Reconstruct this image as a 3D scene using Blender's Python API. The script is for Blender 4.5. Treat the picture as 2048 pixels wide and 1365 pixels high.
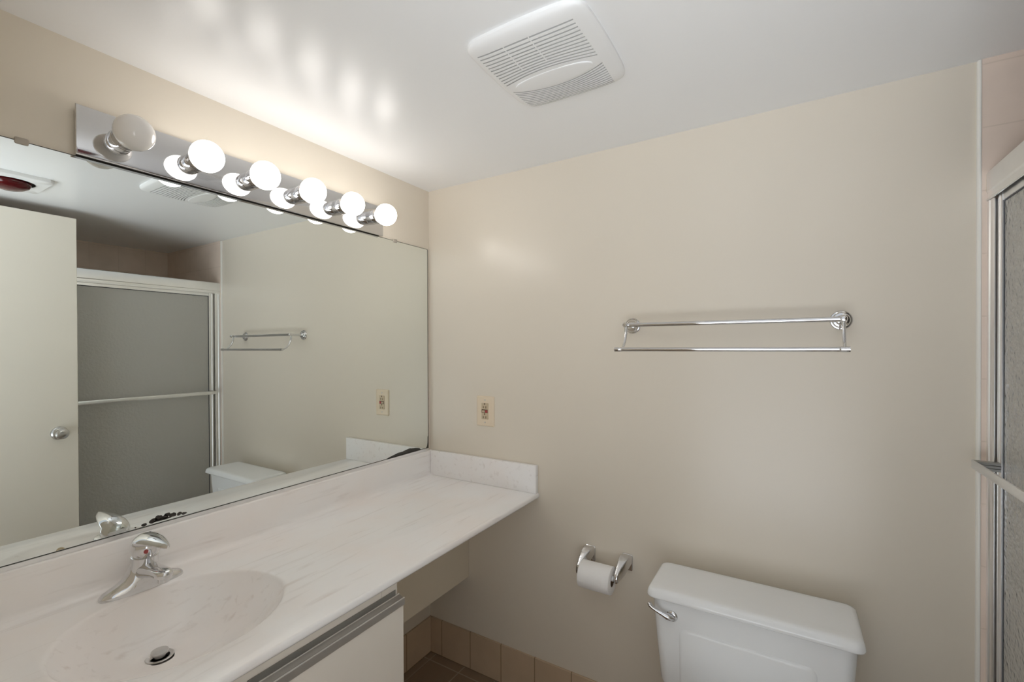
import bpy, bmesh, math, random
from mathutils import Vector, Matrix

# ------------------------------------------------------------------ scene, camera, world, exposure
for o in list(bpy.data.objects):
    bpy.data.objects.remove(o, do_unlink=True)
S = bpy.context.scene
COL = S.collection
W, HPX = 2048.0, 1365.0
F_PX, HOR_Y = 912.75, 700.83
YAW, PITCH, ROLL = 0.5476, -0.0064, -0.0034
CAM = Vector((1.4286, -1.6065, 1.41))
f0 = Vector((-math.sin(YAW), math.cos(YAW), 0)); r0 = Vector((math.cos(YAW), math.sin(YAW), 0)); u0 = Vector((0, 0, 1))
fw = f0 * math.cos(PITCH) + u0 * math.sin(PITCH)
u1 = -f0 * math.sin(PITCH) + u0 * math.cos(PITCH)
rt = r0 * math.cos(ROLL) + u1 * math.sin(ROLL)
up = -r0 * math.sin(ROLL) + u1 * math.cos(ROLL)
cd = bpy.data.cameras.new('camera'); cam = bpy.data.objects.new('camera', cd); COL.objects.link(cam)
m = Matrix((rt, up, -fw)).transposed().to_4x4(); m.translation = CAM
cam.matrix_world = m
cd.sensor_fit = 'HORIZONTAL'; cd.sensor_width = 36.0
cd.lens = F_PX / W * 36.0
cd.shift_y = (HOR_Y - HPX / 2) / W
cd.clip_start = 0.02
S.camera = cam

world = bpy.data.worlds.new('world'); S.world = world; world.use_nodes = True
bg = world.node_tree.nodes['Background']
# doorway fill: dim above, bright glow added below the horizon to lift the ceiling
bg.inputs[1].default_value = 1.0
wn, wl = world.node_tree.nodes, world.node_tree.links
w_tc = wn.new('ShaderNodeTexCoord'); w_sep = wn.new('ShaderNodeSeparateXYZ'); wl.new(w_tc.outputs['Generated'], w_sep.inputs[0])
w_mr = wn.new('ShaderNodeMapRange'); w_mr.inputs[1].default_value = -0.45; w_mr.inputs[2].default_value = 0.0
wl.new(w_sep.outputs[2], w_mr.inputs[0])
w_mx = wn.new('ShaderNodeMix'); w_mx.data_type = 'RGBA'
w_mx.inputs[6].default_value = (5.0, 5.25, 5.5, 1); w_mx.inputs[7].default_value = (0.6, 0.63, 0.66, 1)
wl.new(w_mr.outputs[0], w_mx.inputs[0]); wl.new(w_mx.outputs[2], bg.inputs[0])

S.view_settings.view_transform = 'Standard'
S.view_settings.look = 'None'
S.view_settings.gamma = 1.0
S.view_settings.use_curve_mapping = False
S.view_settings.exposure = 0.20
S.cycles.max_bounces = 16; S.cycles.diffuse_bounces = 10; S.cycles.glossy_bounces = 6      # pale room: let light go round
BULB_STRENGTH = 6.7
BULB_COLOR = (1.0, 0.955, 0.905)

# ------------------------------------------------------------------ materials
def nt(name):
    ma = bpy.data.materials.new(name); ma.use_nodes = True
    n = ma.node_tree.nodes; b = n['Principled BSDF']
    return ma, n, ma.node_tree.links, b

def setp(b, **k):
    for key, v in k.items():
        key = key.replace('_', ' ')
        s = b.inputs[key]
        if hasattr(s.default_value, '__len__') and not hasattr(v, '__len__'):
            v = (v, v, v, 1)
        elif hasattr(v, '__len__') and len(v) == 3 and len(s.default_value) == 4:
            v = tuple(v) + (1,)
        s.default_value = v

def plain(name, color, rough=0.4, metal=0.0, var=0.03, scale=6.0, bump=0.0, bscale=120.0, spec=0.5):
    ma, n, l, b = nt(name)
    setp(b, Roughness=rough, Metallic=metal)
    b.inputs['Specular IOR Level'].default_value = spec
    tc = n.new('ShaderNodeTexCoord')
    no = n.new('ShaderNodeTexNoise'); no.inputs['Scale'].default_value = scale; no.inputs['Detail'].default_value = 3
    l.new(tc.outputs['Object'], no.inputs['Vector'])
    mx = n.new('ShaderNodeMix'); mx.data_type = 'RGBA'
    c = Vector(color)
    mx.inputs[6].default_value = (*[max(0, x * (1 - var)) for x in c], 1)
    mx.inputs[7].default_value = (*[min(1, x * (1 + var)) for x in c], 1)
    l.new(no.outputs['Fac'], mx.inputs[0]); l.new(mx.outputs[2], b.inputs['Base Color'])
    if bump:
        n2 = n.new('ShaderNodeTexNoise'); n2.inputs['Scale'].default_value = bscale; n2.inputs['Detail'].default_value = 3
        l.new(tc.outputs['Object'], n2.inputs['Vector'])
        bp = n.new('ShaderNodeBump'); bp.inputs['Strength'].default_value = bump; bp.inputs['Distance'].default_value = 0.002
        l.new(n2.outputs['Fac'], bp.inputs['Height']); l.new(bp.outputs['Normal'], b.inputs['Normal'])
    return ma

def tile(name, ax, off, pitch, c1, c2, grout, rough=0.25, mortar=0.0018, bump=0.4):
    """square tiles laid in the plane of the two world axes ax, joints at off + k*pitch"""
    ma, n, l, b = nt(name)
    tc = n.new('ShaderNodeTexCoord'); sp = n.new('ShaderNodeSeparateXYZ'); cb = n.new('ShaderNodeCombineXYZ')
    l.new(tc.outputs['Object'], sp.inputs[0])
    for i in (0, 1):
        ad = n.new('ShaderNodeMath'); ad.operation = 'SUBTRACT'; ad.inputs[1].default_value = off[i] - 20 * pitch[i]
        l.new(sp.outputs[ax[i]], ad.inputs[0]); l.new(ad.outputs[0], cb.inputs[i])
    br = n.new('ShaderNodeTexBrick')
    br.offset = 0.0; br.squash = 1.0
    br.inputs['Color1'].default_value = (*c1, 1); br.inputs['Color2'].default_value = (*c2, 1); br.inputs['Mortar'].default_value = (*grout, 1)
    br.inputs['Scale'].default_value = 1.0; br.inputs['Mortar Size'].default_value = mortar; br.inputs['Mortar Smooth'].default_value = 0.25
    br.inputs['Brick Width'].default_value = pitch[0]; br.inputs['Row Height'].default_value = pitch[1]
    l.new(cb.outputs[0], br.inputs['Vector'])
    no = n.new('ShaderNodeTexNoise'); no.inputs['Scale'].default_value = 9; no.inputs['Detail'].default_value = 5
    l.new(tc.outputs['Object'], no.inputs['Vector'])
    rp = n.new('ShaderNodeMapRange'); rp.inputs[3].default_value = 0.86; rp.inputs[4].default_value = 1.12
    l.new(no.outputs['Fac'], rp.inputs[0])
    mx = n.new('ShaderNodeMix'); mx.data_type = 'RGBA'; mx.blend_type = 'MULTIPLY'; mx.inputs[0].default_value = 1
    l.new(br.outputs['Color'], mx.inputs[6]); l.new(rp.outputs[0], mx.inputs[7]); l.new(mx.outputs[2], b.inputs['Base Color'])
    inv = n.new('ShaderNodeMath'); inv.operation = 'SUBTRACT'; inv.inputs[0].default_value = 1
    l.new(br.outputs['Fac'], inv.inputs[1])
    bp = n.new('ShaderNodeBump'); bp.inputs['Strength'].default_value = bump; bp.inputs['Distance'].default_value = 0.002
    l.new(inv.outputs[0], bp.inputs['Height']); l.new(bp.outputs['Normal'], b.inputs['Normal'])
    setp(b, Roughness=rough)
    return ma

def marble():
    ma, n, l, b = nt('cultured marble')
    tc = n.new('ShaderNodeTexCoord')
    mp = n.new('ShaderNodeMapping'); mp.inputs['Scale'].default_value = (26, 2.0, 26); mp.inputs['Rotation'].default_value = (0, 0, 0.10)
    l.new(tc.outputs['Object'], mp.inputs[0])
    no = n.new('ShaderNodeTexNoise'); no.inputs['Scale'].default_value = 2.2; no.inputs['Detail'].default_value = 7; no.inputs['Distortion'].default_value = 0.5
    l.new(mp.outputs[0], no.inputs['Vector'])
    cr = n.new('ShaderNodeValToRGB'); e = cr.color_ramp.elements
    e[0].position = 0.20; e[0].color = (0.82, 0.775, 0.75, 1)
    e[1].position = 0.42; e[1].color = (0.95, 0.94, 0.94, 1)
    x = e.new(0.34); x.color = (0.895, 0.88, 0.875, 1)
    l.new(no.outputs['Fac'], cr.inputs[0])
    # broad pinkish and beige patches
    n2 = n.new('ShaderNodeTexNoise'); n2.inputs['Scale'].default_value = 4.5; n2.inputs['Detail'].default_value = 3
    l.new(tc.outputs['Object'], n2.inputs['Vector'])
    c2 = n.new('ShaderNodeValToRGB'); e2 = c2.color_ramp.elements
    e2[0].position = 0.35; e2[0].color = (1, 0.965, 0.945, 1); e2[1].position = 0.6; e2[1].color = (1, 1, 1, 1)
    l.new(n2.outputs['Fac'], c2.inputs[0])
    mx = n.new('ShaderNodeMix'); mx.data_type = 'RGBA'; mx.blend_type = 'MULTIPLY'; mx.inputs[0].default_value = 1
    l.new(cr.outputs[0], mx.inputs[6]); l.new(c2.outputs[0], mx.inputs[7]); l.new(mx.outputs[2], b.inputs['Base Color'])
    setp(b, Roughness=0.22)
    return ma

def emitter(name, color, strength):
    ma, n, l, b = nt(name)
    setp(b, Base_Color=(0.9, 0.9, 0.88), Roughness=0.15)
    b.inputs['Emission Color'].default_value = (*color, 1); b.inputs['Emission Strength'].default_value = strength
    return ma

def obscure_glass():
    ma, n, l, b = nt('pebbled obscure glass')
    n.remove(b)
    tc = n.new('ShaderNodeTexCoord')
    no = n.new('ShaderNodeTexNoise'); no.inputs['Scale'].default_value = 75; no.inputs['Detail'].default_value = 1.5
    l.new(tc.outputs['Object'], no.inputs['Vector'])
    bp = n.new('ShaderNodeBump'); bp.inputs['Strength'].default_value = 0.6; bp.inputs['Distance'].default_value = 0.006
    l.new(no.outputs['Fac'], bp.inputs['Height'])
    df = n.new('ShaderNodeBsdfDiffuse'); df.inputs[0].default_value = (0.95, 0.93, 0.87, 1)
    tr = n.new('ShaderNodeBsdfTranslucent'); tr.inputs[0].default_value = (0.99, 0.985, 0.96, 1)
    gl = n.new('ShaderNodeBsdfGlossy'); gl.inputs[0].default_value = (0.9, 0.92, 0.95, 1); gl.inputs['Roughness'].default_value = 0.12
    m1 = n.new('ShaderNodeMixShader'); m1.inputs[0].default_value = 0.62
    l.new(df.outputs[0], m1.inputs[1]); l.new(tr.outputs[0], m1.inputs[2])
    fr = n.new('ShaderNodeFresnel'); fr.inputs[0].default_value = 1.55
    m2 = n.new('ShaderNodeMixShader')
    l.new(fr.outputs[0], m2.inputs[0]); l.new(m1.outputs[0], m2.inputs[1]); l.new(gl.outputs[0], m2.inputs[2])
    for x in (df, gl, fr): l.new(bp.outputs['Normal'], x.inputs['Normal'])
    l.new(m2.outputs[0], n['Material Output'].inputs['Surface'])
    return ma

M = {}
M['wall'] = plain('cream wall paint', (0.765, 0.70, 0.60), 0.27, var=0.015, scale=2.5, bump=0.06, bscale=90)
M['ceiling'] = plain('white gloss ceiling paint', (0.895, 0.905, 0.92), 0.28, var=0.01, scale=2, bump=0.10, bscale=70)
M['hall'] = plain('hall paint', (0.7, 0.68, 0.64), 0.6)
M['door'] = plain('cream door paint', (0.84, 0.79, 0.70), 0.4, var=0.015, scale=3, bump=0.03, bscale=60)
M['tile_xz'] = tile('pink beige wall tile', (0, 2), (1.839, 1.958), (0.1625, 0.158), (0.84, 0.70, 0.60), (0.865, 0.725, 0.625), (0.78, 0.65, 0.55))
M['tile_yz'] = tile('pink beige long wall tile', (1, 2), (0.009, 1.958), (0.157, 0.158), (0.84, 0.70, 0.60), (0.865, 0.725, 0.625), (0.78, 0.65, 0.55))
M['base_xz'] = tile('peach baseboard tile', (0, 2), (0.075, 0.0035), (0.160, 0.1640), (0.60, 0.46, 0.325), (0.56, 0.425, 0.295), (0.27, 0.20, 0.125))
M['base_yz'] = tile('peach baseboard side tile', (1, 2), (-0.005, 0.0035), (0.160, 0.1640), (0.60, 0.46, 0.325), (0.57, 0.435, 0.305), (0.27, 0.20, 0.125))
M['floor'] = tile('brown floor tile', (0, 1), (0.039, -0.050), (0.163, 0.163), (0.30, 0.215, 0.145), (0.27, 0.19, 0.125), (0.40, 0.32, 0.24), rough=0.4, mortar=0.003)
M['bullnose'] = plain('glossy cream bullnose tile', (0.90, 0.885, 0.84), 0.15)
M['marble'] = marble()
M['chrome'] = plain('polished chrome', (0.72, 0.72, 0.73), 0.05, 1.0, var=0.02)
M['barplate'] = plain('mirror bright fixture plate', (0.68, 0.68, 0.69), 0.05, 1.0, var=0.05, scale=12)
M['nickel'] = plain('satin nickel', (0.62, 0.61, 0.60), 0.28, 1.0)
M['alu'] = plain('brushed aluminium', (0.90, 0.905, 0.91), 0.30, 1.0, var=0.03, scale=30)
M['alu_dull'] = plain('dull aluminium channel', (0.40, 0.395, 0.375), 0.38, 1.0, var=0.06, scale=20)
M['alu_lip'] = plain('aluminium pull lip', (0.66, 0.655, 0.64), 0.42, 1.0, var=0.05, scale=20)
M['mirror'] = plain('silvered mirror glass', (0.855, 0.895, 0.875), 0.0, 1.0, var=0.0)
M['desilver'] = plain('lost silvering', (0.035, 0.032, 0.028), 0.35, var=0.5, scale=80)
M['dark'] = plain('dark gap', (0.03, 0.027, 0.022), 0.6)
M['bulb_on'] = emitter('lit opal bulb glass', BULB_COLOR, BULB_STRENGTH)
M['bulb_off'] = plain('unlit opal bulb glass', (0.82, 0.80, 0.78), 0.06, var=0.04, scale=20)
M['laminate'] = plain('almond cabinet laminate', (0.82, 0.77, 0.70), 0.4, var=0.02, scale=4)
M['panel'] = plain('cream painted panel', (0.72, 0.655, 0.54), 0.45, var=0.02)
M['porcelain'] = plain('white porcelain', (0.93, 0.945, 0.96), 0.10, var=0.01)
M['plastic'] = plain('white vent plastic', (0.86, 0.865, 0.87), 0.4, var=0.01)
M['slot'] = plain('shaded slot grey', (0.5, 0.5, 0.495), 0.7, var=0.05)  # shade inside the louvre grooves put into their face colour
M['ivory'] = plain('ivory outlet plastic', (0.80, 0.68, 0.52), 0.35, var=0.02)
M['almond'] = plain('tan receptacle plastic', (0.60, 0.49, 0.34), 0.4)
M['brown'] = plain('brown slot', (0.10, 0.06, 0.03), 0.5)
M['redplast'] = plain('red plastic', (0.42, 0.06, 0.06), 0.35)
M['blueplast'] = plain('blue plastic', (0.06, 0.08, 0.3), 0.35)
M['paper'] = plain('white tissue', (0.93, 0.92, 0.915), 0.9, var=0.02, scale=40, bump=0.15, bscale=200)
M['card'] = plain('brown cardboard core', (0.20, 0.13, 0.07), 0.9)
M['redglass'] = plain('red heat bulb glass', (0.07, 0.004, 0.006), 0.08, var=0.2)
M['glass'] = obscure_glass()
M['rubber'] = plain('black glazing gasket', (0.05, 0.055, 0.07), 0.5)
M['clip'] = plain('grey plastic mirror clip', (0.42, 0.38, 0.33), 0.35)

# ------------------------------------------------------------------ mesh helpers
class G:
    def __init__(s): s.bm = bmesh.new(); s.mi = 0
    def _f(s, vs):
        try:
            f = s.bm.faces.new(vs); f.material_index = s.mi; return f
        except ValueError:
            return None
    def box(s, x0, x1, y0, y1, z0, z1, bev=0.0, seg=2):
        v = [s.bm.verts.new((x, y, z)) for x in (x0, x1) for y in (y0, y1) for z in (z0, z1)]
        fs = [s._f([v[i] for i in q]) for q in ((0, 1, 3, 2), (4, 6, 7, 5), (0, 4, 5, 1), (2, 3, 7, 6), (0, 2, 6, 4), (1, 5, 7, 3))]
        if bev:
            es = list({e for f in fs for e in f.edges})
            bmesh.ops.bevel(s.bm, geom=es, offset=bev, segments=seg, profile=0.5, affect='EDGES')
        return s
    def loft(s, rings, cap0=True, cap1=True, closed=True):
        R = [[s.bm.verts.new(p) for p in r] for r in rings]
        n = len(R[0])
        for a, b in zip(R, R[1:]):
            for i in range(n if closed else n - 1):
                j = (i + 1) % n
                s._f([a[i], a[j], b[j], b[i]])
        if cap0: s._f(list(reversed(R[0])))
        if cap1: s._f(R[-1])
        return s
    def tube(s, pts, rad, seg=16, caps=True):
        pts = [Vector(p) for p in pts]
        if not hasattr(rad, '__len__'): rad = [rad] * len(pts)
        T = []
        for i in range(len(pts)):
            a = pts[max(0, i - 1)]; b = pts[min(len(pts) - 1, i + 1)]
            T.append((b - a).normalized() if (b - a).length > 1e-9 else (T[-1] if T else Vector((0, 0, 1))))
        ref = Vector((0, 0, 1)) if abs(T[0].z) < 0.9 else Vector((0, 1, 0))
        nv = (ref - T[0] * ref.dot(T[0])).normalized()
        rings = []
        for p, t, r in zip(pts, T, rad):
            nv = (nv - t * nv.dot(t)).normalized(); bv = t.cross(nv)
            rings.append([p + (nv * math.cos(2 * math.pi * k / seg) + bv * math.sin(2 * math.pi * k / seg)) * r for k in range(seg)])
        return s.loft(rings, caps, caps)
    def lathe(s, prof, org, axis, seg=32, caps=True):
        a = Vector(axis).normalized(); o = Vector(org)
        pts = [o + a * t for t, r in prof]
        ref = Vector((0, 0, 1)) if abs(a.z) < 0.9 else Vector((0, 1, 0))
        nv = (ref - a * ref.dot(a)).normalized(); bv = a.cross(nv)
        rings = [[p + (nv * math.cos(2 * math.pi * k / seg) + bv * math.sin(2 * math.pi * k / seg)) * max(r, 1e-4) for k in range(seg)] for p, (t, r) in zip(pts, prof)]
        return s.loft(rings, caps, caps)
    def prism(s, prof, axis, a, b):
        """prof: 2D outline in the two other axes (ordered), extruded along axis from a to b"""
        def p3(u, v, w):
            return {0: (w, u, v), 1: (u, w, v), 2: (u, v, w)}[axis]
        return s.loft([[p3(u, v, a) for u, v in prof], [p3(u, v, b) for u, v in prof]])

def rrect(cx, cy, hx, hy, r, n=6):
    out = []
    for sx, sy, a0 in ((1, 1, 0), (-1, 1, 90), (-1, -1, 180), (1, -1, 270)):
        for k in range(n + 1):
            a = math.radians(a0 + 90 * k / n)
            out.append((cx + sx * (hx - r) + r * math.cos(a), cy + sy * (hy - r) + r * math.sin(a)))
    return out

def ell(cx, cy, rx, ry, n=48, p=2.0):
    out = []
    for k in range(n):
        a = 2 * math.pi * k / n
        c, s_ = math.cos(a), math.sin(a)
        out.append((cx + rx * math.copysign(abs(c) ** (2 / p), c), cy + ry * math.copysign(abs(s_) ** (2 / p), s_)))
    return out

def link(name, g, mats, parent=None, smooth=True, angle=38):
    me = bpy.data.meshes.new(name)
    root = parent
    while root is not None and root.parent is not None: root = root.parent
    bmesh.ops.recalc_face_normals(g.bm, faces=g.bm.faces[:])
    if root is not None:
        bmesh.ops.translate(g.bm, vec=-Vector(root.location), verts=g.bm.verts[:])
    g.bm.to_mesh(me); g.bm.free()
    for ma in (mats if isinstance(mats, (list, tuple)) else [mats]): me.materials.append(M[ma])
    if smooth:
        me.polygons.foreach_set('use_smooth', [True] * len(me.polygons))
        me.set_sharp_from_angle(angle=math.radians(angle))
    o = bpy.data.objects.new(name, me); COL.objects.link(o)
    if parent is not None: o.parent = parent
    return o

def tag(o, label, cat=None, group=None, kind=None):
    if label: o['label'] = label
    if cat: o['category'] = cat
    if group: o['group'] = group
    if kind: o['kind'] = kind
    return o

def thing(name, loc, label, cat, kind=None):
    e = bpy.data.objects.new(name, None); e.empty_display_size = 0.05; COL.objects.link(e)
    e.location = loc
    return tag(e, label, cat, kind=kind)

def struct(name, g, mats, label, cat, **k):
    return tag(link(name, g, mats, **k), label, cat, kind='structure')

# ------------------------------------------------------------------ room shell
CE = 2.13            # ceiling height
XT = 1.8395          # start of tiled part of the back wall
XA = 2.607           # far long wall of the tub alcove
YF = -1.53           # front wall (doorway)
struct('floor', G().box(-0.12, XA + 0.12, YF - 1.0, 0.12, -0.08, 0.0), 'floor', 'brown square tile floor with pale grout', 'floor')
struct('ceiling', G().box(-0.12, XA + 0.12, YF - 0.14, 0.12, CE, CE + 0.08), 'ceiling', 'glossy white painted ceiling', 'ceiling')
struct('wall_left', G().box(-0.10, 0.0, YF - 0.14, 0.10, 0.0, CE), 'wall', 'cream wall behind the mirror and light bar', 'wall')
struct('wall_back', G().box(0.0, XT, 0.0, 0.10, 0.0, CE), 'wall', 'cream painted wall behind the towel bar and toilet', 'wall')
struct('wall_shower_back', G().box(XT, XA, -0.008, 0.10, 0.0, CE), 'tile_xz', 'pink beige tiled end wall of the shower', 'wall')
struct('wall_right', G().box(XA, XA + 0.10, YF - 0.14, 0.10, 0.0, CE), 'tile_yz', 'pink beige tiled long wall of the shower', 'wall')
g = G()
DX0, DX1, DZ = 0.93, 1.767, 2.088
g.box(-0.0, DX0, YF - 0.12, YF, 0, CE); g.box(DX1, XA, YF - 0.12, YF, 0, CE); g.box(DX0, DX1, YF - 0.12, YF, DZ, CE)
struct('wall_front', g, 'wall', 'cream wall around the doorway', 'wall')
# bullnose tile edge between paint and tile
g = G()
g.prism([(1.8315, 0.0), (1.8317, -0.004), (1.8325, -0.0072), (1.8342, -0.0094), (1.8365, -0.0102), (1.8385, -0.0096), (1.8395, -0.0082), (1.8395, 0.0)], 2, 0.0, CE - 0.001)
struct('trim_1', g, 'bullnose', 'glossy cream bullnose edge beside the shower', 'trim')
# tile baseboards
struct('baseboard_back', G().box(0.009, 1.832, -0.009, 0.0, 0, 0.165, 0.002, 1), 'base_xz', 'peach tile baseboard along the towel bar wall', 'baseboard')
struct('baseboard_left', G().box(0.0, 0.009, YF, 0.0, 0, 0.165, 0.002, 1), 'base_yz', 'peach tile baseboard under the vanity knee space', 'baseboard')

# open room door standing against the shower
door = struct('door_1', G().box(1.728, 1.763, YF + 0.002, -0.761, 0.012, 2.081, 0.0015, 1), 'door', 'flat cream door standing open in front of the shower', 'door')
def knob(side, nm):
    x = 1.728 if side < 0 else 1.763
    o = (x, -0.834, 0.985)
    k = G().lathe([(0, 0.033), (0.003, 0.0335), (0.008, 0.031), (0.013, 0.024), (0.015, 0.0)], o, (side, 0, 0))
    ro = link(nm + '_rosette', k, 'nickel', door)
    ro['label'] = 'satin nickel rosette'
    k = G().lathe([(0.012, 0.013), (0.026, 0.011), (0.030, 0.016), (0.036, 0.0245), (0.044, 0.0275), (0.051, 0.025), (0.056, 0.017), (0.058, 0.009), (0.0575, 0.0)], o, (side, 0, 0))
    ko = link(nm, k, 'nickel', door); ko['label'] = 'satin nickel knob'
knob(-1, 'door_knob'); knob(1, 'door_knob')
tag(link('latch', G().box(1.739, 1.752, -0.763, -0.757, 0.967, 1.003, 0.001, 1), 'dark', door), 'dark latch bolt')

# ------------------------------------------------------------------ wall mirror
mir = thing('wall_mirror', (0.0, -0.74, 0.938), 'large frameless wall mirror above the backsplash', 'mirror')
MY0, MY1, MZ0, MZ1 = -1.50, -0.0165, 0.946, 1.860
link('mirror_glass', G().box(0.0, 0.005, MY0, MY1, MZ0, MZ1, 0.0006, 1), 'mirror', mir)
tag(link('edge_strip', G().box(0.0, 0.0048, MY1, MY1 + 0.0035, MZ0, MZ1).box(0.0, 0.0048, MY0, MY1, MZ1, MZ1 + 0.0012), 'dark', mir, smooth=False), 'dark unpolished glass edge')
g = G(); g.prism([(0.0, 0.9385), (0.0105, 0.9385), (0.0105, 0.9485), (0.0078, 0.9485), (0.0062, 0.9465), (0.0062, 0.9405), (0.0, 0.9405)], 1, MY0, MY1)
tag(link('bottom_channel', g, 'alu', mir), 'bright aluminium channel')
tag(link('channel_dark_line', G().box(0.0049, 0.0066, MY0, MY1, 0.9484, 0.9494), 'dark', mir, smooth=False), 'dark line along the channel')  # thin dark strip drawn along the top of the channel
for y in (-1.312, -0.217):
    g = G().box(0.0, 0.0085, y - 0.011, y + 0.011, 1.853, 1.868, 0.003, 2)
    tag(link('mirror_clip', g, 'clip', mir), 'small grey clip')
random.seed(4)
def blot(pts, nm='desilvered_patch'):
    g = G(); g.loft([[(0.0049, y, z) for y, z in pts], [(0.0054, y, z) for y, z in pts]])
    tag(link(nm, g, 'desilver', mir, smooth=False), 'black patch where the silvering is gone')
blot([(-0.275, 0.949), (-0.255, 0.954), (-0.228, 0.9585), (-0.205, 0.9625), (-0.18, 0.9625), (-0.155, 0.9665), (-0.135, 0.9685), (-0.125, 0.966), (-0.10, 0.9635), (-0.075, 0.958), (-0.062, 0.949)])
blot([(-0.0165, 0.949), (-0.0165, 1.005), (-0.0195, 1.0), (-0.0205, 0.972), (-0.024, 0.957), (-0.032, 0.949)])
for (y, z, a, b_) in ((-1.098, 0.9545, 0.006, 0.0042), (-1.079, 0.9585, 0.009, 0.0058), (-1.066, 0.963, 0.009, 0.0062), (-1.052, 0.9605, 0.008, 0.0052), (-1.047, 0.9655, 0.0075, 0.0042), (-1.034, 0.9605, 0.0085, 0.006), (-1.019, 0.9585, 0.006, 0.0048), (-1.008, 0.956, 0.007, 0.0035), (-1.058, 0.956, 0.02, 0.003), (-1.117, 0.9535, 0.002, 0.0015)):
    pts = []
    for k in range(14):
        t = 2 * math.pi * k / 14; j = 1 + random.uniform(-.16, .16)
        pts.append((y + a * j * math.cos(t), z + b_ * j * math.sin(t)))
    blot(pts)

# ------------------------------------------------------------------ vanity light bar
BX = 0.024
lb = thing('vanity_light', (0.0, -0.766, 1.913), 'mirror bright bar light with six globe bulbs above the mirror', 'light fixture')
g = G()
y0, y1, z0, z1 = -1.229, -0.299, 1.860, 1.977
prof = [(0.0062, 0.004), (BX - 0.003, 0.0), (BX - 0.0005, 0.0015), (BX, 0.004)]
rings = []
for x, ins in prof:
    rings.append([(x, a, b_) for a, b_ in ((y0 + ins, z0 + ins), (y1 - ins, z0 + ins), (y1 - ins, z1 - ins), (y0 + ins, z1 - ins))])
g.loft(rings)
link('backplate', g, 'barplate', lb, angle=25)
link('backing_tray', G().box(0.0, 0.0064, y0 + 0.006, y1 - 0.006, 1.8625, z1 - 0.006), 'dark', lb, smooth=False)
BULB_Y = [-1.147, -0.990, -0.832, -0.674, -0.517, -0.362]
BZ = 1.919
for i, y in enumerate(BULB_Y):
    out = 0.0
    R = 0.0405
    cx = 0.107
    g = G().lathe([(0, 0.0262), (0.002, 0.0268), (0.0225, 0.0268), (0.0232, 0.0276), (0.0248, 0.0276), (0.0255, 0.0268), (0.0460, 0.0268), (0.0475, 0.0262), (0.0475, 0.0235), (0.030, 0.023)], (BX, y, BZ), (1, 0, 0), 32, False)
    so = link('socket', g, 'chrome', lb); so['label'] = 'chrome cylinder socket'
    prof = []
    for k in range(0, 25):
        a = math.pi * k / 24
        prof.append((cx - R * math.cos(a), R * math.sin(a)))
    neck = [(0.056, 0.0135), (0.064, 0.0145), (0.0695, 0.0185)]
    prof = neck + [p for p in prof if p[0] > 0.0735]
    g = G().lathe(prof, (0, y, BZ), (1, 0, 0), 32)
    bo = link('light_bulb', g, 'bulb_on' if i else 'bulb_off', lb, angle=80)
    bo['label'] = 'lit white globe bulb' if i else 'unlit opal globe bulb'

# ------------------------------------------------------------------ counter top with oval basin
CT, CXF = 0.828, 0.573
ct = thing('countertop', (0.28, -0.76, 0.808), 'veined white cultured marble vanity top with oval basin', 'countertop')
BCX, BCY, BA, BB = 0.2925, -1.137, 0.186, 0.207
DRX, DRY, DRZ = 0.190, -1.137, 0.700
N = 72
def ering(cx, cy, ax, by, z): return [(cx + ax * math.cos(2 * math.pi * k / N), cy + by * math.sin(2 * math.pi * k / N), z) for k in range(N)]
def outer(x0, x1, y0_, y1_, z, cx=BCX, cy=BCY):
    out = []
    ang = [2 * math.pi * k / N for k in range(N)]
    corners = [math.atan2(yy - cy, xx - cx) % (2 * math.pi) for xx in (x0, x1) for yy in (y0_, y1_)]
    for c in corners:                                   # snap nearest sample to each corner
        k = min(range(N), key=lambda q: abs((ang[q] - c + math.pi) % (2 * math.pi) - math.pi)); ang[k] = c
    for a in ang:
        dx, dy = math.cos(a), math.sin(a); t = 1e9
        if dx > 1e-9: t = min(t, (x1 - cx) / dx)
        if dx < -1e-9: t = min(t, (x0 - cx) / dx)
        if dy > 1e-9: t = min(t, (y1_ - cy) / dy)
        if dy < -1e-9: t = min(t, (y0_ - cy) / dy)
        out.append((cx + dx * t, cy + dy * t, z))
    return out
YL = YF + 0.001
def bowl_ring(s):
    z = DRZ + (CT - 0.006 - DRZ) * s ** 2.7
    k = 1 - s
    return ering(BCX + (DRX - BCX) * k, BCY + (DRY - BCY) * k, BA * s, BB * s, z)
rings = [outer(0.0, CXF - 0.004, YL, -0.001, CT - 0.020), outer(0.0, CXF - 0.001, YL, -0.001, CT - 0.0175), outer(0.0, CXF, YL, -0.001, CT - 0.013),
         outer(0.0, CXF, YL, -0.001, CT - 0.006), outer(0.0, CXF - 0.0015, YL, -0.001, CT - 0.002), outer(0.0, CXF - 0.005, YL, -0.001, CT)]
mid = outer(0.0, CXF - 0.005, YL, -0.001, CT)
er = ering(BCX, BCY, BA * 1.045, BB * 1.045, CT)
rings += [er, ering(BCX, BCY, BA * 1.022, BB * 1.022, CT - 0.0012), ering(BCX, BCY, BA * 1.006, BB * 1.006, CT - 0.0035)]
for s_ in (0.995, 0.98, 0.955, 0.92, 0.87, 0.81, 0.74, 0.66, 0.57, 0.48, 0.39, 0.30, 0.22, 0.15, 0.115): rings.append(bowl_ring(s_))
g = G(); g.loft(rings, False, False)
top = link('slab', g, 'marble', ct, angle=50)
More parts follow.
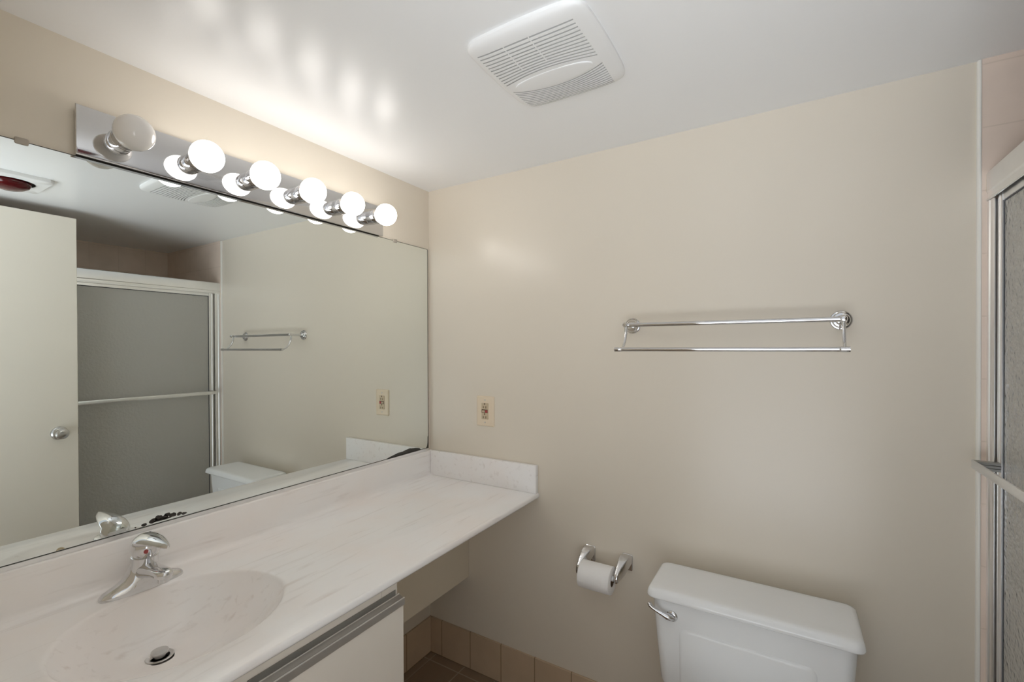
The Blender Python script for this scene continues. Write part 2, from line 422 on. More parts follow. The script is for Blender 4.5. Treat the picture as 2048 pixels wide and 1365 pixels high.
# underside skin of bowl + slab so it is solid
g = G()
rings = [outer(0.0, CXF - 0.004, YL, -0.001, CT - 0.0205), ering(BCX, BCY, BA * 1.08, BB * 1.08, CT - 0.0206)]
for s_ in (1.06, 1.0, 0.9, 0.7, 0.5, 0.3, 0.15):
    z = DRZ - 0.012 + (CT - 0.006 - DRZ) * min(1, s_) ** 2.7 * 0.95
    rings.append(ering(BCX + (DRX - BCX) * (1 - s_), BCY, BA * s_ * 1.04, BB * s_ * 1.04, min(z, CT - 0.021)))
g.loft(rings, False, True)
link('basin_underside', g, 'marble', ct, angle=50)
# backsplash along the mirror with a coved foot
g = G(); c = 0.022
pr = [(0.0, CT + 0.0002), (0.020 + c, CT + 0.0002)]
for k in range(1, 9):
    a = math.pi / 2 * k / 8
    pr.append((0.020 + c - c * math.sin(a), CT + 0.0002 + c - c * math.cos(a)))
pr += [(0.020, 0.932), (0.0185, 0.9362), (0.015, 0.938), (0.0, 0.938)]
g.prism(pr, 1, YL, -0.001)
link('backsplash', g, 'marble', ct)
link('side_splash', G().box(0.0225, 0.570, -0.021, -0.0005, CT + 0.0004, 0.9395, 0.0025, 2), 'marble', ct)
# overflow hole in the front of the basin
g = G().lathe([(0, 0.0105), (0.0015, 0.0105), (0.0018, 0.008), (0.0005, 0.0075), (0.0005, 0)], (0.4555, -1.146, 0.8015), (-0.95, 0, 0.32), 24)
tag(link('overflow_ring', g, 'almond', ct), 'rust stained overflow hole')
# drain flange and pop-up stopper
dr = link('drain_flange', G().lathe([(-0.006, 0.027), (0.001, 0.0275), (0.002, 0.026), (0.0005, 0.0195), (-0.004, 0.0175), (-0.006, 0.016)], (DRX, DRY, DRZ + 0.0008), (0, 0, 1), 40, True), 'nickel', ct)
dr['label'] = 'grey metal drain flange'
g = G().lathe([(0, 0.011), (0.007, 0.011), (0.0075, 0.0160), (0.0105, 0.0172), (0.0135, 0.0166), (0.0150, 0.011), (0.0155, 0.0)], (DRX, DRY, DRZ + 0.001), (0, 0, 1), 40)
tag(link('pop_up_stopper', g, 'nickel', dr), 'grey metal stopper disc')

# ------------------------------------------------------------------ faucet
FX, FY = 0.078, -1.128
fa = thing('faucet', (FX, FY, CT), 'chrome single lever faucet at the back of the basin', 'faucet')
g = G()
st = [(-0.084, 0.004, 0.005), (-0.0825, 0.010, 0.009), (-0.076, 0.016, 0.0145), (-0.064, 0.0205, 0.019), (-0.050, 0.0235, 0.025), (-0.038, 0.0255, 0.034), (-0.029, 0.0265, 0.050), (-0.022, 0.027, 0.066),
      (-0.012, 0.0275, 0.074), (0.0, 0.0275, 0.076), (0.012, 0.0275, 0.074), (0.022, 0.027, 0.066), (0.029, 0.0265, 0.050), (0.038, 0.0255, 0.034), (0.050, 0.0235, 0.025), (0.064, 0.0205, 0.019), (0.076, 0.016, 0.0145), (0.0825, 0.010, 0.009), (0.084, 0.004, 0.005)]
rings = []
for dy, w, h in st:
    ring = [(FX - w, FY + dy, CT), (FX - w, FY + dy, CT + min(0.006, h * .4))]
    for k in range(1, 12):
        a = math.pi - math.pi * k / 12
        ring.append((FX + w * math.cos(a) * (1 - 0.12 * math.sin(a)), FY + dy, CT + min(0.006, h * .4) + (h - min(0.006, h * .4)) * math.sin(a) ** 0.8))
    ring += [(FX + w, FY + dy, CT + min(0.006, h * .4)), (FX + w, FY + dy, CT)]
    rings.append(ring)
g.loft(rings)
link('base', g, 'chrome', fa, angle=60)
# spout: flat oval arm ending in a round nose
g = G(); rings = []
for x, zc, w, h in ((0.060, 0.868, 0.020, 0.020), (0.085, 0.872, 0.0225, 0.0205), (0.110, 0.877, 0.0215, 0.0165), (0.140, 0.8825, 0.0195, 0.0125), (0.165, 0.8865, 0.0185, 0.0105), (0.185, 0.888, 0.0185, 0.0105), (0.198, 0.888, 0.0165, 0.0105), (0.206, 0.8878, 0.0115, 0.0095), (0.2095, 0.8876, 0.005, 0.006)):
    rings.append([(x, FY + w * math.copysign(abs(math.cos(t)) ** .75, math.cos(t)), zc + h * math.copysign(abs(math.sin(t)) ** .75, math.sin(t))) for t in [2 * math.pi * k / 24 for k in range(24)]])
g.loft(rings)
link('spout', g, 'chrome', fa, angle=60)
link('aerator', G().lathe([(0, 0.011), (0.010, 0.011), (0.011, 0.009), (0.011, 0)], (0.190, FY, 0.8795), (0, 0, -1), 24), 'chrome', fa)
link('collar', G().lathe([(0, 0.0262), (0.020, 0.0268), (0.034, 0.0272), (0.035, 0.0250)], (0.086, FY, 0.876), (0.12, 0, 1), 32), 'chrome', fa)
# lever: ball shaped hub leaning forward with a beak like tip
g = G(); rings = []
BC = Vector((0.097, FY, 0.931))
for t in range(0, 19):
    a = -math.pi * 0.36 + (math.pi * 0.36 + math.pi / 2) * t / 18
    h = 0.0335 * math.sin(a); r = max(0.0305 * math.cos(a), 0.001)
    rings.append([(BC.x + 0.12 * h + r * math.cos(q) * 1.06, FY + r * math.sin(q), BC.z + h) for q in [2 * math.pi * k / 36 for k in range(36)]])
g.loft(rings)
# beak
rings = []
for x, zt, w, th in ((0.0655, 0.944, 0.008, 0.008), (0.071, 0.952, 0.018, 0.018), (0.082, 0.9605, 0.025, 0.026), (0.102, 0.9665, 0.0275, 0.028), (0.125, 0.9675, 0.0260, 0.021), (0.150, 0.967, 0.0225, 0.013), (0.175, 0.9645, 0.0165, 0.0065), (0.195, 0.9625, 0.0115, 0.0045), (0.208, 0.9605, 0.006, 0.003), (0.213, 0.9595, 0.002, 0.0015)):
    rings.append([(x, FY + w * math.cos(q), zt - th / 2 - 0.25 * w * (1 - math.sin(q)) * 0.35 + th / 2 * math.sin(q) - 0.006 * abs(math.cos(q)) ** 2) for q in [2 * math.pi * k / 24 for k in range(24)]])
g.loft(rings)
lv = link('lever', g, 'chrome', fa, angle=70)
tag(link('temperature_dot', G().lathe([(0, 0.0048), (0.0025, 0.0045), (0.003, 0.0)], (0.1270, FY - 0.0105, 0.929), (0.92, -0.36, 0.05), 20), 'redplast', lv), 'small red dot')

# ------------------------------------------------------------------ vanity cabinet and knee space panel
cb = thing('vanity_cabinet', (0.27, -1.13, 0.0), 'almond laminate vanity cabinet with aluminium pull under the basin', 'cabinet')
CY1 = -0.733
g = G()
g.box(0.03, 0.535, CY1 - 0.016, CY1, 0.0, 0.806)                   # right side
g.box(0.03, 0.535, YF + 0.002, YF + 0.018, 0.0, 0.806)             # left side
g.box(0.03, 0.535, YF + 0.018, CY1 - 0.016, 0.09, 0.106)           # bottom
g.box(0.012, 0.030, YF + 0.002, CY1, 0.0, 0.806)                   # back
g.box(0.47, 0.486, YF + 0.018, CY1 - 0.016, 0.0, 0.09)             # toe kick
link('carcass', g, 'laminate', cb, smooth=False)
g = G().box(0.517, 0.5355, YF + 0.018, CY1 - 0.056, 0.760, 0.806).box(0.517, 0.5355, CY1 - 0.0548, CY1 - 0.0162, 0.760, 0.806)
link('top_rail', g, 'laminate', cb, smooth=False)
for a, b_ in ((-1.128, CY1 + 0.004), (YF + 0.006, -1.131)):
    d = link('door', G().box(0.5365, 0.5545, a, b_, 0.085, 0.7415, 0.0008, 1), 'laminate', cb, smooth=False)
    g = G()
    # J shaped aluminium pull: back web, floor, rolled front lip
    g.prism([(0.5362, 0.7545), (0.5362, 0.7690), (0.5376, 0.7690), (0.5376, 0.7545)], 1, a + 0.001, b_ - 0.012)
    tag(link('pull_web', g, 'alu_dull', d, smooth=False), 'back of the finger pull with shade in its colour')  # recess shade of the pull put into this darker metal
    g = G()
    g.prism([(0.5362, 0.7418), (0.5362, 0.7545), (0.5376, 0.7545), (0.5390, 0.7525), (0.5522, 0.7475), (0.5540, 0.7500), (0.5562, 0.7505), (0.5580, 0.7480), (0.5580, 0.7305), (0.5552, 0.7290), (0.5548, 0.7418)], 1, a + 0.001, b_ + 0.001)
    tag(link('pull_lip', g, 'alu_lip', d, smooth=False), 'aluminium finger pull lip')
kp = thing('knee_space_panel', (0.215, -0.36, 0.402), 'cream horizontal panel hung under the open end of the counter', 'panel')
link('board', G().box(0.206, 0.224, CY1 + 0.001, -0.001, 0.403, 0.806, 0.001, 1), 'panel', kp, smooth=False)
link('support_cleat', G().box(0.170, 0.2055, -0.70, -0.02, 0.77, 0.806), 'panel', kp, smooth=False)

# ------------------------------------------------------------------ electrical outlet
ol = thing('electrical_outlet', (0.316, 0.0, 1.138), 'ivory wall outlet with test and reset buttons above the counter', 'outlet')
ox, oz = 0.3165, 1.1375
g = G(); rings = []
for yy, ins in ((0.0, 0.0), (-0.003, 0.0), (-0.0055, 0.0025), (-0.0062, 0.005)):
    rings.append([(x, yy, z) for x, z in rrect(ox, oz, 0.0445 - ins, 0.064 - ins, 0.004)])
g.loft(rings); link('wall_plate', g, 'ivory', ol)
rc = link('receptacle', G().box(ox - 0.0175, ox + 0.0175, -0.0085, -0.004, oz - 0.034, oz + 0.034, 0.0012, 1), 'almond', ol)
rc['label'] = 'tan receptacle face'
for dz in (0.0215, -0.0215):
    for dx, h in ((-0.0065, 0.004), (0.0065, 0.005)):
        link('slot', G().box(ox + dx - 0.0016, ox + dx + 0.0016, -0.0088, -0.008, oz + dz - 0.0045 - h, oz + dz - 0.0045 + h), 'brown', rc, smooth=False)
    link('ground_hole', G().lathe([(0, 0.0031), (0.0008, 0.0031)], (ox - 0.0005, -0.0081, oz + dz + 0.0095), (0, -1, 0), 16), 'brown', rc)
link('button_recess', G().box(ox - 0.0155, ox + 0.0155, -0.0087, -0.008, oz - 0.0075, oz + 0.0075), 'brown', rc, smooth=False)
link('test_button', G().box(ox - 0.0125, ox + 0.001, -0.0105, -0.008, oz - 0.005, oz + 0.004, 0.0005, 1), 'almond', rc)
tag(link('reset_button', G().box(ox + 0.004, ox + 0.0145, -0.0105, -0.008, oz - 0.006, oz + 0.005, 0.0005, 1), 'redplast', rc), 'red button')
for dz in (0.0475, -0.0475):
    link('screw', G().lathe([(0, 0.0032), (0.001, 0.003), (0.0014, 0.0)], (ox, -0.006, oz + dz), (0, -1, 0), 16), 'nickel', ol)

# ------------------------------------------------------------------ double towel bar
tb = thing('towel_bar', (1.25, 0.0, 1.483), 'chrome double towel bar on the cream wall above the toilet', 'towel bar')
TZ, LZ, TY, LY = 1.484, 1.4015, -0.074, -0.142
for x, sgn in ((0.9515, 1), (1.5525, -1)):
    g = G().lathe([(0, 0.0275), (0.004, 0.0275), (0.0065, 0.0255), (0.007, 0.0225), (0.010, 0.0215), (0.0125, 0.0195), (0.013, 0.0145), (0.018, 0.0135), (0.0205, 0.011), (0.0205, 0)], (x, 0, TZ), (0, -1, 0), 40)
    link('rosette', g, 'chrome', tb)
    g = G().lathe([(0.018, 0.0078), (0.086, 0.0078), (0.0885, 0.0085), (0.0925, 0.0085), (0.0955, 0.0062), (0.0965, 0.0)], (x, 0, TZ), (0, -1, 0), 24)
    po = link('post', g, 'chrome', tb)
    pts = []
    for k in range(15):
        a = math.pi / 2 * k / 14
        pts.append((x, TY - 0.004 - 0.060 * (1 - math.cos(a)), TZ - 0.007 - (TZ - LZ - 0.007) * math.sin(a)))
    link('curved_arm', G().tube(pts, [0.0052 - 0.0012 * k / 14 for k in range(15)], 14), 'chrome', tb)
link('upper_bar', G().tube([(0.955, TY, TZ), (1.549, TY, TZ)], 0.0072, 24), 'chrome', tb)
g = G().tube([(0.940, LY, LZ), (1.555, LY, LZ)], 0.0066, 24)
link('lower_bar', g, 'chrome', tb)
for x, s_ in ((0.933, 1), (1.562, -1)):
    link('end_cap', G().lathe([(0, 0.006), (0.0006, 0.0075), (0.020, 0.0075), (0.0215, 0.0068), (0.0225, 0.0075), (0.024, 0.0068)], (x, LY, LZ), (s_, 0, 0), 24), 'chrome', tb)

# ------------------------------------------------------------------ toilet paper holder and roll
tp = thing('toilet_paper_holder', (0.86, 0.0, 0.64), 'chrome two post toilet paper holder on the wall left of the toilet', 'paper holder')
RX0, RX1, RY, RZ, RR = 0.787, 0.902, -0.078, 0.606, 0.0465
for xc in (0.790, 0.930):
    g = G(); rings = []
    for yy, ins in ((0.0, 0.0), (-0.004, 0.0), (-0.0065, 0.0025)):
        rings.append([(x, yy, z) for x, z in rrect(xc, 0.640, 0.0205 - ins, 0.029 - ins, 0.006)])
    g.loft(rings)
    mt = link('mount', g, 'chrome', tp)
    # folded arm: wide saddle at the wall tapering to a narrow tip at the roller
    g = G(); rings = []
    xt = xc - 0.0005
    for yy, hw, zt, zb, sh in ((-0.004, 0.0195, 0.668, 0.638, 0), (-0.020, 0.0185, 0.6685, 0.632, -0.001), (-0.034, 0.0165, 0.665, 0.622, -0.003), (-0.050, 0.0135, 0.656, 0.610, -0.006), (-0.066, 0.0095, 0.643, 0.600, -0.010), (-0.080, 0.0072, 0.630, 0.594, -0.0125), (-0.088, 0.0068, 0.622, 0.595, -0.0135), (-0.0895, 0.0058, 0.619, 0.598, -0.0135)):
        rings.append([(x, yy, z) for x, z in rrect(xt + sh, (zt + zb) / 2, hw, (zt - zb) / 2, min(hw, 0.0055) * 0.8, 4)])
    g.loft(rings)
    link('arm', g, 'chrome', mt, angle=50)
g = G().tube([(0.784, RY, RZ), (0.912, RY, RZ)], 0.0095, 20)
link('roller', g, 'plastic', tp)
rl = thing('toilet_paper_roll', (0.845, RY, RZ - RR), 'white toilet paper roll hanging on the chrome holder', 'toilet paper')
g = G()
ri = 0.020
g.lathe([(0.0, ri), (0.0, RR - 0.003), (0.0012, RR - 0.0006), (0.003, RR), (RX1 - RX0 - 0.003, RR), (RX1 - RX0 - 0.0012, RR - 0.0006), (RX1 - RX0, RR - 0.003), (RX1 - RX0, ri), (0.0, ri)], (RX0, RY, RZ - 0.0095), (1, 0, 0), 64, False)
# last sheet edge with a torn end
pts = [(math.radians(a)) for a in range(62, 100, 4)]
rings = []
for a in pts:
    r_ = RR + 0.0016
    rings.append([(RX0 + 0.004, RY - r_ * math.sin(a), RZ - 0.0095 + r_ * math.cos(a)), (RX1 - 0.022, RY - r_ * math.sin(a), RZ - 0.0095 + r_ * math.cos(a)), (RX1 - 0.022, RY - (r_ - .0022) * math.sin(a), RZ - 0.0095 + (r_ - .0022) * math.cos(a)), (RX0 + 0.004, RY - (r_ - .0022) * math.sin(a), RZ - 0.0095 + (r_ - .0022) * math.cos(a))])
g.loft(rings)
link('paper', g, 'paper', rl)
g = G().lathe([(0.0008, ri - 0.0002), (RX1 - RX0 - 0.0008, ri - 0.0002), (RX1 - RX0 - 0.0008, ri - 0.0016), (0.0008, ri - 0.0016), (0.0008, ri - 0.0002)], (RX0, RY, RZ - 0.0095), (1, 0, 0), 40, False)
tag(link('core', g, 'card', rl), 'brown cardboard core')

# ------------------------------------------------------------------ toilet
to = thing('toilet', (1.322, -0.40, 0.0), 'white two piece toilet against the cream wall', 'toilet')
TXC = 1.322
g = G(); rings = []
for z, hx, yb, yf, r in ((0.345, 0.205, -0.045, -0.180, 0.03), (0.350, 0.215, -0.036, -0.192, 0.035), (0.40, 0.234, -0.032, -0.201, 0.035), (0.50, 0.242, -0.030, -0.207, 0.035), (0.60, 0.2495, -0.029, -0.213, 0.035), (0.665, 0.2535, -0.028, -0.216, 0.035)):
    rings.append([(x, y, z) for x, y in rrect(TXC, (yb + yf) / 2, hx, abs(yf - yb) / 2, r, 8)])
g.loft(rings)
# raised rectangular panel on the front
rings = []
def fy(z): return -0.201 - (z - 0.40) * 0.06
px0, px1, pz0, pz1 = 1.150, 1.488, 0.375, 0.583
for d, ins in ((-0.004, -0.004), (0.0015, 0.0), (0.0040, 0.005), (0.0046, 0.011)):
    rings.append([(x, fy(z) - d + 0.0012, z) for x, z in rrect((px0 + px1) / 2, (pz0 + pz1) / 2, (px1 - px0) / 2 - ins, (pz1 - pz0) / 2 - ins, 0.022, 6)])
g.loft(rings)
tank = link('tank', g, 'porcelain', to)
g = G(); rings = []
LX0, LX1, LY0, LY1 = 1.059, 1.587, -0.029, -0.236
for z, ins in ((0.6625, 0.008), (0.6625, 0.003), (0.6645, 0.0005), (0.668, 0.0), (0.674, 0.0008), (0.681, 0.0025), (0.687, 0.0055), (0.6905, 0.010), (0.692, 0.016), (0.6925, 0.03)):
    rings.append([(x, y, z) for x, y in rrect((LX0 + LX1) / 2, (LY0 + LY1) / 2, (LX1 - LX0) / 2 - ins, (LY0 - LY1) / 2 - ins, 0.022, 8)])
g.loft(rings)
link('tank_lid', g, 'porcelain', to, angle=60)
g = G().lathe([(0, 0.0165), (0.003, 0.0165), (0.006, 0.0145), (0.008, 0.010), (0.008, 0)], (1.130, -0.2105, 0.613), (0, -1, 0), 32)
fl = link('flush_escutcheon', g, 'chrome', tank)
g = G().tube([(1.140, -0.2215, 0.6105), (1.130, -0.2265, 0.6135), (1.120, -0.2290, 0.6165), (1.106, -0.2310, 0.6215), (1.090, -0.2325, 0.6275), (1.078, -0.2330, 0.6330), (1.071, -0.2330, 0.6385), (1.0685, -0.2330, 0.6440), (1.068, -0.233, 0.6465)], [0.004, 0.0085, 0.0095, 0.0066, 0.0055, 0.0058, 0.0066, 0.0060, 0.002], 18)
tag(link('flush_lever', g, 'chrome', to, angle=70), 'chrome flush lever')
# bowl and pedestal
g = G(); rings = []
for z, cy, rx, ry in ((0.0, -0.36, 0.115, 0.235), (0.02, -0.36, 0.112, 0.232), (0.10, -0.365, 0.098, 0.21), (0.18, -0.385, 0.105, 0.215), (0.27, -0.42, 0.150, 0.245), (0.34, -0.44, 0.178, 0.265), (0.378, -0.445, 0.186, 0.272), (0.385, -0.445, 0.184, 0.270)):
    rings.append([(x, y, z) for x, y in ell(TXC, cy, rx, ry, 48, 2.2)])
for z, rx, ry in ((0.385, 0.135, 0.20), (0.33, 0.12, 0.18), (0.24, 0.07, 0.10)):
    rings.append([(x, y, z) for x, y in ell(TXC, -0.46, rx, ry, 48, 2.1)])
g.loft(rings)
g.box(TXC - 0.11, TXC + 0.11, -0.19, -0.05, 0.30, 0.3445, 0.012, 2)
link('bowl', g, 'porcelain', to, angle=60)
g = G(); rings = []
for z, k in ((0.3855, 0.99), (0.388, 1.0), (0.402, 1.0), (0.405, 0.985)): rings.append([(x, y, z) for x, y in ell(TXC, -0.465, 0.187 * k, 0.25 * k, 48, 2.2)])
g.loft(rings); link('seat', g, 'porcelain', to, angle=60)
g = G(); rings = []
for z, k in ((0.4055, 0.99), (0.408, 1.0), (0.420, 0.995), (0.426, 0.96), (0.428, 0.85)): rings.append([(x, y, z) for x, y in ell(TXC, -0.465, 0.185 * k, 0.247 * k, 48, 2.2)])
g.loft(rings); link('seat_lid', g, 'porcelain', to, angle=60)

# ------------------------------------------------------------------ ceiling exhaust fan cover
vf = thing('exhaust_fan', (0.912, -0.574, CE), 'white plastic exhaust fan grille on the ceiling', 'exhaust fan')
VX, VY, VHX, VHY = 0.912, -0.5765, 0.157, 0.1665
g = G()
def vent_z(u, v):
    e = max(0.0, 1 - abs(u) ** 7) * max(0.0, 1 - abs(v) ** 7)
    return CE - 0.007 - 0.013 * e ** 0.5 - 0.006 * (1 - u * u) * (1 - v * v)
sl = []
for i in range(12): sl.append((-0.7035 + i * 0.01265, -0.026 * (i / 11) ** 1.6))
for i in range(11): sl.append((-0.5270 + i * 0.0107, 0.0215 * (1 - i / 10) ** 1.6))
SX0, SX1 = 0.779, 1.034
SW = 0.0019
# columns: x stations as u over the whole cover, slot ends doubled for a crisp wall, two bridges in the upper louvres
us = [-1 + 2 * k / 60 for k in range(61)]
ua, ub = (SX0 - VX) / VHX, (SX1 - VX) / VHX
br = [ua + (ub - ua) * 0.30, ua + (ub - ua) * 0.57]
marks = [ua, ub] + [b_ + d for b_ in br for d in (-0.010, 0.010)]
us = sorted(set([u for u in us if min(abs(u - m_) for m_ in marks) > 0.012] + marks + [m_ + d for m_ in marks for d in (-0.003, 0.003)]))
# rows: straight outer rows then four rows per louvre slot that follow its curve
rows = []                      # (end y, bulge, slot index or -1)
for k in range(9): rows.append((VY - VHY + (sl[0][0] - 0.006 - VY + VHY) * k / 8, 0.0, -1))
for i, (ye, bl) in enumerate(sl):
    rows += [(ye - SW, bl, -1), (ye - SW + 0.0003, bl, i), (ye + SW - 0.0003, bl, i), (ye + SW, bl, -1)]
    if i == 11: rows += [(-0.547, 0.0, -1)]
for k in range(1, 9): rows.append((sl[-1][0] + 0.004 + (VY + VHY - sl[-1][0] - 0.004) * k / 8, 0.0, -1))
grid = []
for ye, bl, si in rows:
    row = []
    for u in us:
        q = (u - (ua + ub) / 2) / ((ub - ua) / 2)
        v = (ye + (bl * (1 - q * q) if abs(q) < 1 else 0.0) - VY) / VHY
        v = max(-1, min(1, v))
        gr = 0
        if si >= 0 and ua - 0.0005 <= u <= ub + 0.0005 and not (si < 9 and any(abs(u - b_) < 0.0105 for b_ in br)): gr = 1
        x = VX + VHX * u * (1 - 0.035 * v * v) * (1 - 0.07 * (abs(u) * abs(v)) ** 8)
        y = VY + VHY * v * (1 - 0.035 * u * u) * (1 - 0.07 * (abs(u) * abs(v)) ** 8)
        row.append((g.bm.verts.new((x, y, min(vent_z(u, v) + 0.0075 * gr, CE - 0.0006))), gr))
    grid.append(row)
NX, NY = len(us) - 1, len(rows) - 1
for j in range(NY):
    for i in range(NX):
        q = [grid[j][i], grid[j][i + 1], grid[j + 1][i + 1], grid[j + 1][i]]
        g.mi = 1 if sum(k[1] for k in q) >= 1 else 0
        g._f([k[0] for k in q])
g.mi = 0
# rim skirt up to the ceiling
bd = [grid[0][i][0] for i in range(NX + 1)] + [grid[j][NX][0] for j in range(1, NY + 1)] + [grid[NY][i][0] for i in range(NX - 1, -1, -1)] + [grid[j][0][0] for j in range(NY - 1, 0, -1)]
tp_ = [g.bm.verts.new((v.co.x, v.co.y, CE)) for v in bd]
for k in range(len(bd)):
    g._f([bd[k], bd[(k + 1) % len(bd)], tp_[(k + 1) % len(bd)], tp_[k]])
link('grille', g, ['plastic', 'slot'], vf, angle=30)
g = G(); rings = []
for z, k in ((CE - 0.018, 1.0), (CE - 0.0265, 1.0), (CE - 0.0271, 0.97), (CE - 0.0273, 0.9)):
    rings.append([(x, y, z) for x, y in ell(0.9065, -0.5455, 0.108 * k, 0.0300 * k, 64, 2.1)])
g.loft(rings); link('center_cover', g, 'plastic', vf, angle=50)

# ------------------------------------------------------------------ ceiling heat lamp (seen in the mirror)
hl = thing('heat_lamp', (1.39, -1.07, CE), 'white ceiling heat lamp plate with red bulb seen in the mirror', 'heat lamp')
HX, HY, HR = 1.395, -1.062, 0.078
n_ = 48
def hout(z, ins=0.0):
    out = []
    x0, x1, ya, yb = 1.268 + ins, 1.525 - ins, -1.195 + ins, -0.950 - ins
    for k in range(n_):
        a = 2 * math.pi * k / n_ + math.pi / 4
        dx, dy = math.cos(a), math.sin(a); t = 1e9
        if dx > 1e-9: t = min(t, (x1 - HX) / dx)
        if dx < -1e-9: t = min(t, (x0 - HX) / dx)
        if dy > 1e-9: t = min(t, (yb - HY) / dy)
        if dy < -1e-9: t = min(t, (ya - HY) / dy)
        out.append((HX + dx * t, HY + dy * t, z))
    return out
def hcirc(z, r): return [(HX + r * math.cos(2 * math.pi * k / n_ + math.pi / 4), HY + r * math.sin(2 * math.pi * k / n_ + math.pi / 4), z) for k in range(n_)]
g = G(); g.loft([hout(CE), hout(CE - 0.012), hout(CE - 0.0145, 0.003), hcirc(CE - 0.0145, HR + 0.002), hcirc(CE - 0.0125, HR), hcirc(CE - 0.001, HR)], False, False)
link('cover_plate', g, 'plastic', hl)
g = G(); g.loft([hcirc(CE - 0.0135, HR - 0.0005), hcirc(CE - 0.0015, HR - 0.004)], False, True)
link('reflector_well', g, 'dark', hl)
g = G().lathe([(0.0, 0.058), (0.008, 0.064), (0.018, 0.066), (0.030, 0.060), (0.040, 0.044), (0.046, 0.024), (0.048, 0.0)], (HX, HY, CE - 0.002), (0, 0, -1), 40)
tag(link('heat_bulb', g, 'redglass', hl, angle=80), 'dark red glass bulb')

# ------------------------------------------------------------------ bathtub
bt = thing('bathtub', (2.23, -0.77, 0.0), 'white bathtub behind the sliding shower doors', 'bathtub')
g = G(); rings = []
X0, X1, Y0, Y1 = 1.848, XA - 0.002, YF + 0.003, -0.010
def rr(z, ins, r): return [(x, y, z) for x, y in rrect((X0 + X1) / 2, (Y0 + Y1) / 2, (X1 - X0) / 2 - ins, (Y1 - Y0) / 2 - ins, r, 6)]
rings = [rr(0.0, 0.0, 0.004), rr(0.375, 0.0, 0.004), rr(0.385, 0.004, 0.008), rr(0.388, 0.012, 0.012), rr(0.388, 0.062, 0.06), rr(0.380, 0.072, 0.07), rr(0.30, 0.085, 0.09), rr(0.12, 0.13, 0.10), rr(0.09, 0.17, 0.10)]
g.loft(rings, False, True)
link('tub_shell', g, 'porcelain', bt, angle=50)

# ------------------------------------------------------------------ shower enclosure
sf = thing('shower_enclosure_frame', (1.87, -0.77, 0.388), 'bright aluminium frame of the sliding shower doors', 'shower frame')
g = G()
g.prism([(1.8485, 1.772), (1.8485, 1.7765), (1.8505, 1.779), (1.8505, 1.791), (1.848, 1.795), (1.848, 1.838), (1.851, 1.845), (1.856, 1.8475), (1.893, 1.8475), (1.898, 1.842), (1.898, 1.772), (1.894, 1.772), (1.894, 1.800), (1.852, 1.800), (1.852, 1.772)], 1, YF + 0.002, -0.0085)
link('header', g, 'alu', sf, angle=30)
for ya, s_ in ((-0.0082, -1), (YF + 0.001, 1)):
    g = G()
    a, b_ = ya, ya + s_ * 0.032
    g.prism([(1.8495, a), (1.8495, a + s_ * 0.012), (1.852, a + s_ * 0.014), (1.852, b_ - s_ * 0.004), (1.8545, b_), (1.8565, b_), (1.8565, a + s_ * 0.012), (1.892, a + s_ * 0.012), (1.892, b_), (1.896, b_), (1.896, a)], 2, 0.4165, 1.7715)
    link('wall_jamb', g, 'alu', sf, smooth=False)
g = G().prism([(1.846, 0.3885), (1.846, 0.415), (1.850, 0.415), (1.852, 0.394), (1.872, 0.394), (1.8735, 0.405), (1.875, 0.394), (1.893, 0.394), (1.895, 0.420), (1.899, 0.420), (1.899, 0.3885)], 1, YF + 0.002, -0.0085)
link('bottom_track', g, 'alu', sf, smooth=False)

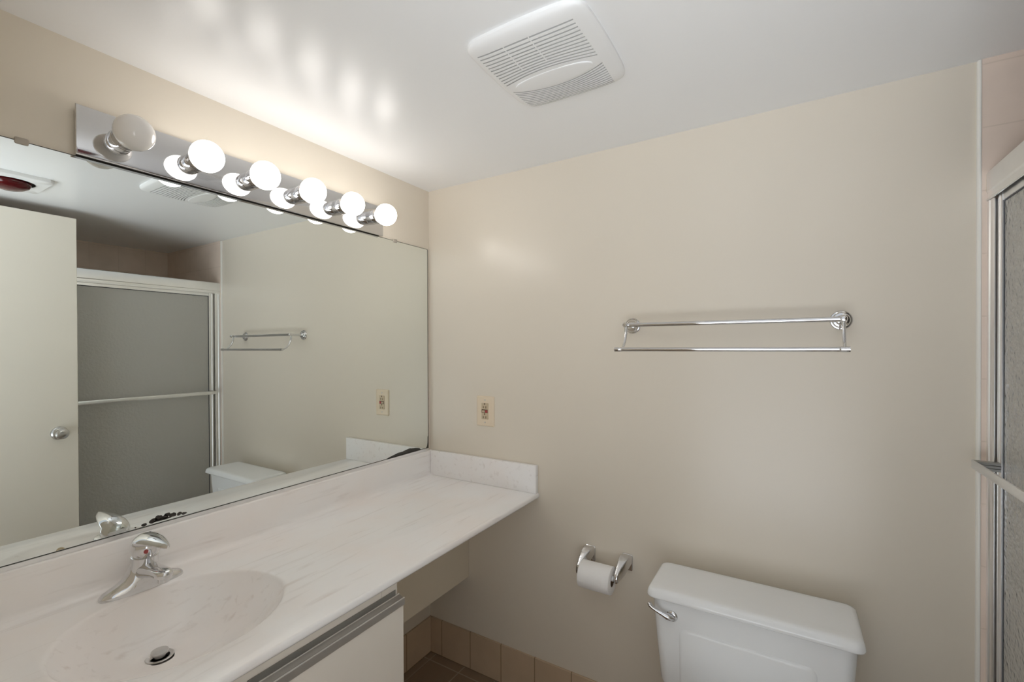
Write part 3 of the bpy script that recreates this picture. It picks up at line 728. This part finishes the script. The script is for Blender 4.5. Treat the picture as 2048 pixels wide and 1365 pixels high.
def sliding(name, label, x, ya, yb, bar):
    sd = thing(name, (x + 0.006, (ya + yb) / 2, 0.397), label, 'shower door')
    zb, zt = 0.398, 1.785
    link('glass_panel', G().box(x + 0.004, x + 0.009, ya + 0.012, yb - 0.012, zb + 0.012, zt - 0.02), 'glass', sd, smooth=False)
    for y in (ya, yb - 0.026):
        g = G().prism([(x, y), (x + 0.0135, y), (x + 0.0135, y + 0.026), (x, y + 0.026), (x, y + 0.0175), (x + 0.0018, y + 0.016), (x + 0.0018, y + 0.010), (x, y + 0.0085)], 2, zb, zt)
        link('stile', g, 'alu', sd, smooth=False)
    link('top_rail', G().box(x + 0.001, x + 0.0125, ya + 0.026, yb - 0.026, zt - 0.030, zt, 0.001, 1), 'alu', sd)
    link('bottom_rail', G().box(x + 0.001, x + 0.0125, ya + 0.026, yb - 0.026, zb, zb + 0.034, 0.001, 1), 'alu', sd)
    yi, yj = ya + 0.026, yb - 0.026; za, zz = zb + 0.034, zt - 0.030
    g = G().box(x + 0.0028, x + 0.0105, yj - 0.0035, yj, za, zz).box(x + 0.0028, x + 0.0105, yi, yi + 0.0035, za, zz).box(x + 0.0028, x + 0.0105, yi + 0.0035, yj - 0.0035, zz - 0.0035, zz).box(x + 0.0028, x + 0.0105, yi + 0.0035, yj - 0.0035, za, za + 0.0035)
    tag(link('gasket', g, 'rubber', sd, smooth=False), 'dark glazing gasket')
    if bar:
        zc = 1.118; hb = 0.0105; xo = x + bar
        if bar < 0:
            xa, xb = xo, x
        else:
            xa, xb = x + 0.0135, xo + 0.0135
        for y in (yb - 0.004, ya + 0.026):
            g = G().box(xa + 0.002, xb, y - 0.022, y - 0.002, zc + 0.0045, zc + hb).box(xa + 0.002, xb, y - 0.022, y - 0.002, zc - 0.003, zc + 0.003).box(xa + 0.002, xb, y - 0.022, y - 0.002, zc - hb, zc - 0.0045)
            link('bar_bracket', g, 'alu_dull', sd, smooth=False)
        xf = xa if bar < 0 else xb
        g = G().box(xf - 0.0015, xf + 0.0035, ya + 0.004, yb - 0.004, zc - hb, zc + hb, 0.002, 2)
        tag(link('towel_rail', g, 'alu', sd), 'flat aluminium towel rail')
    return sd
sliding('sliding_shower_door', 'pebbled glass sliding shower door with towel rail beside the toilet', 1.8575, -0.815, -0.049, -0.0455)
sliding('sliding_shower_door', 'inner pebbled glass sliding shower door behind the open cream door', 1.8765, -1.495, -0.775, 0.040)
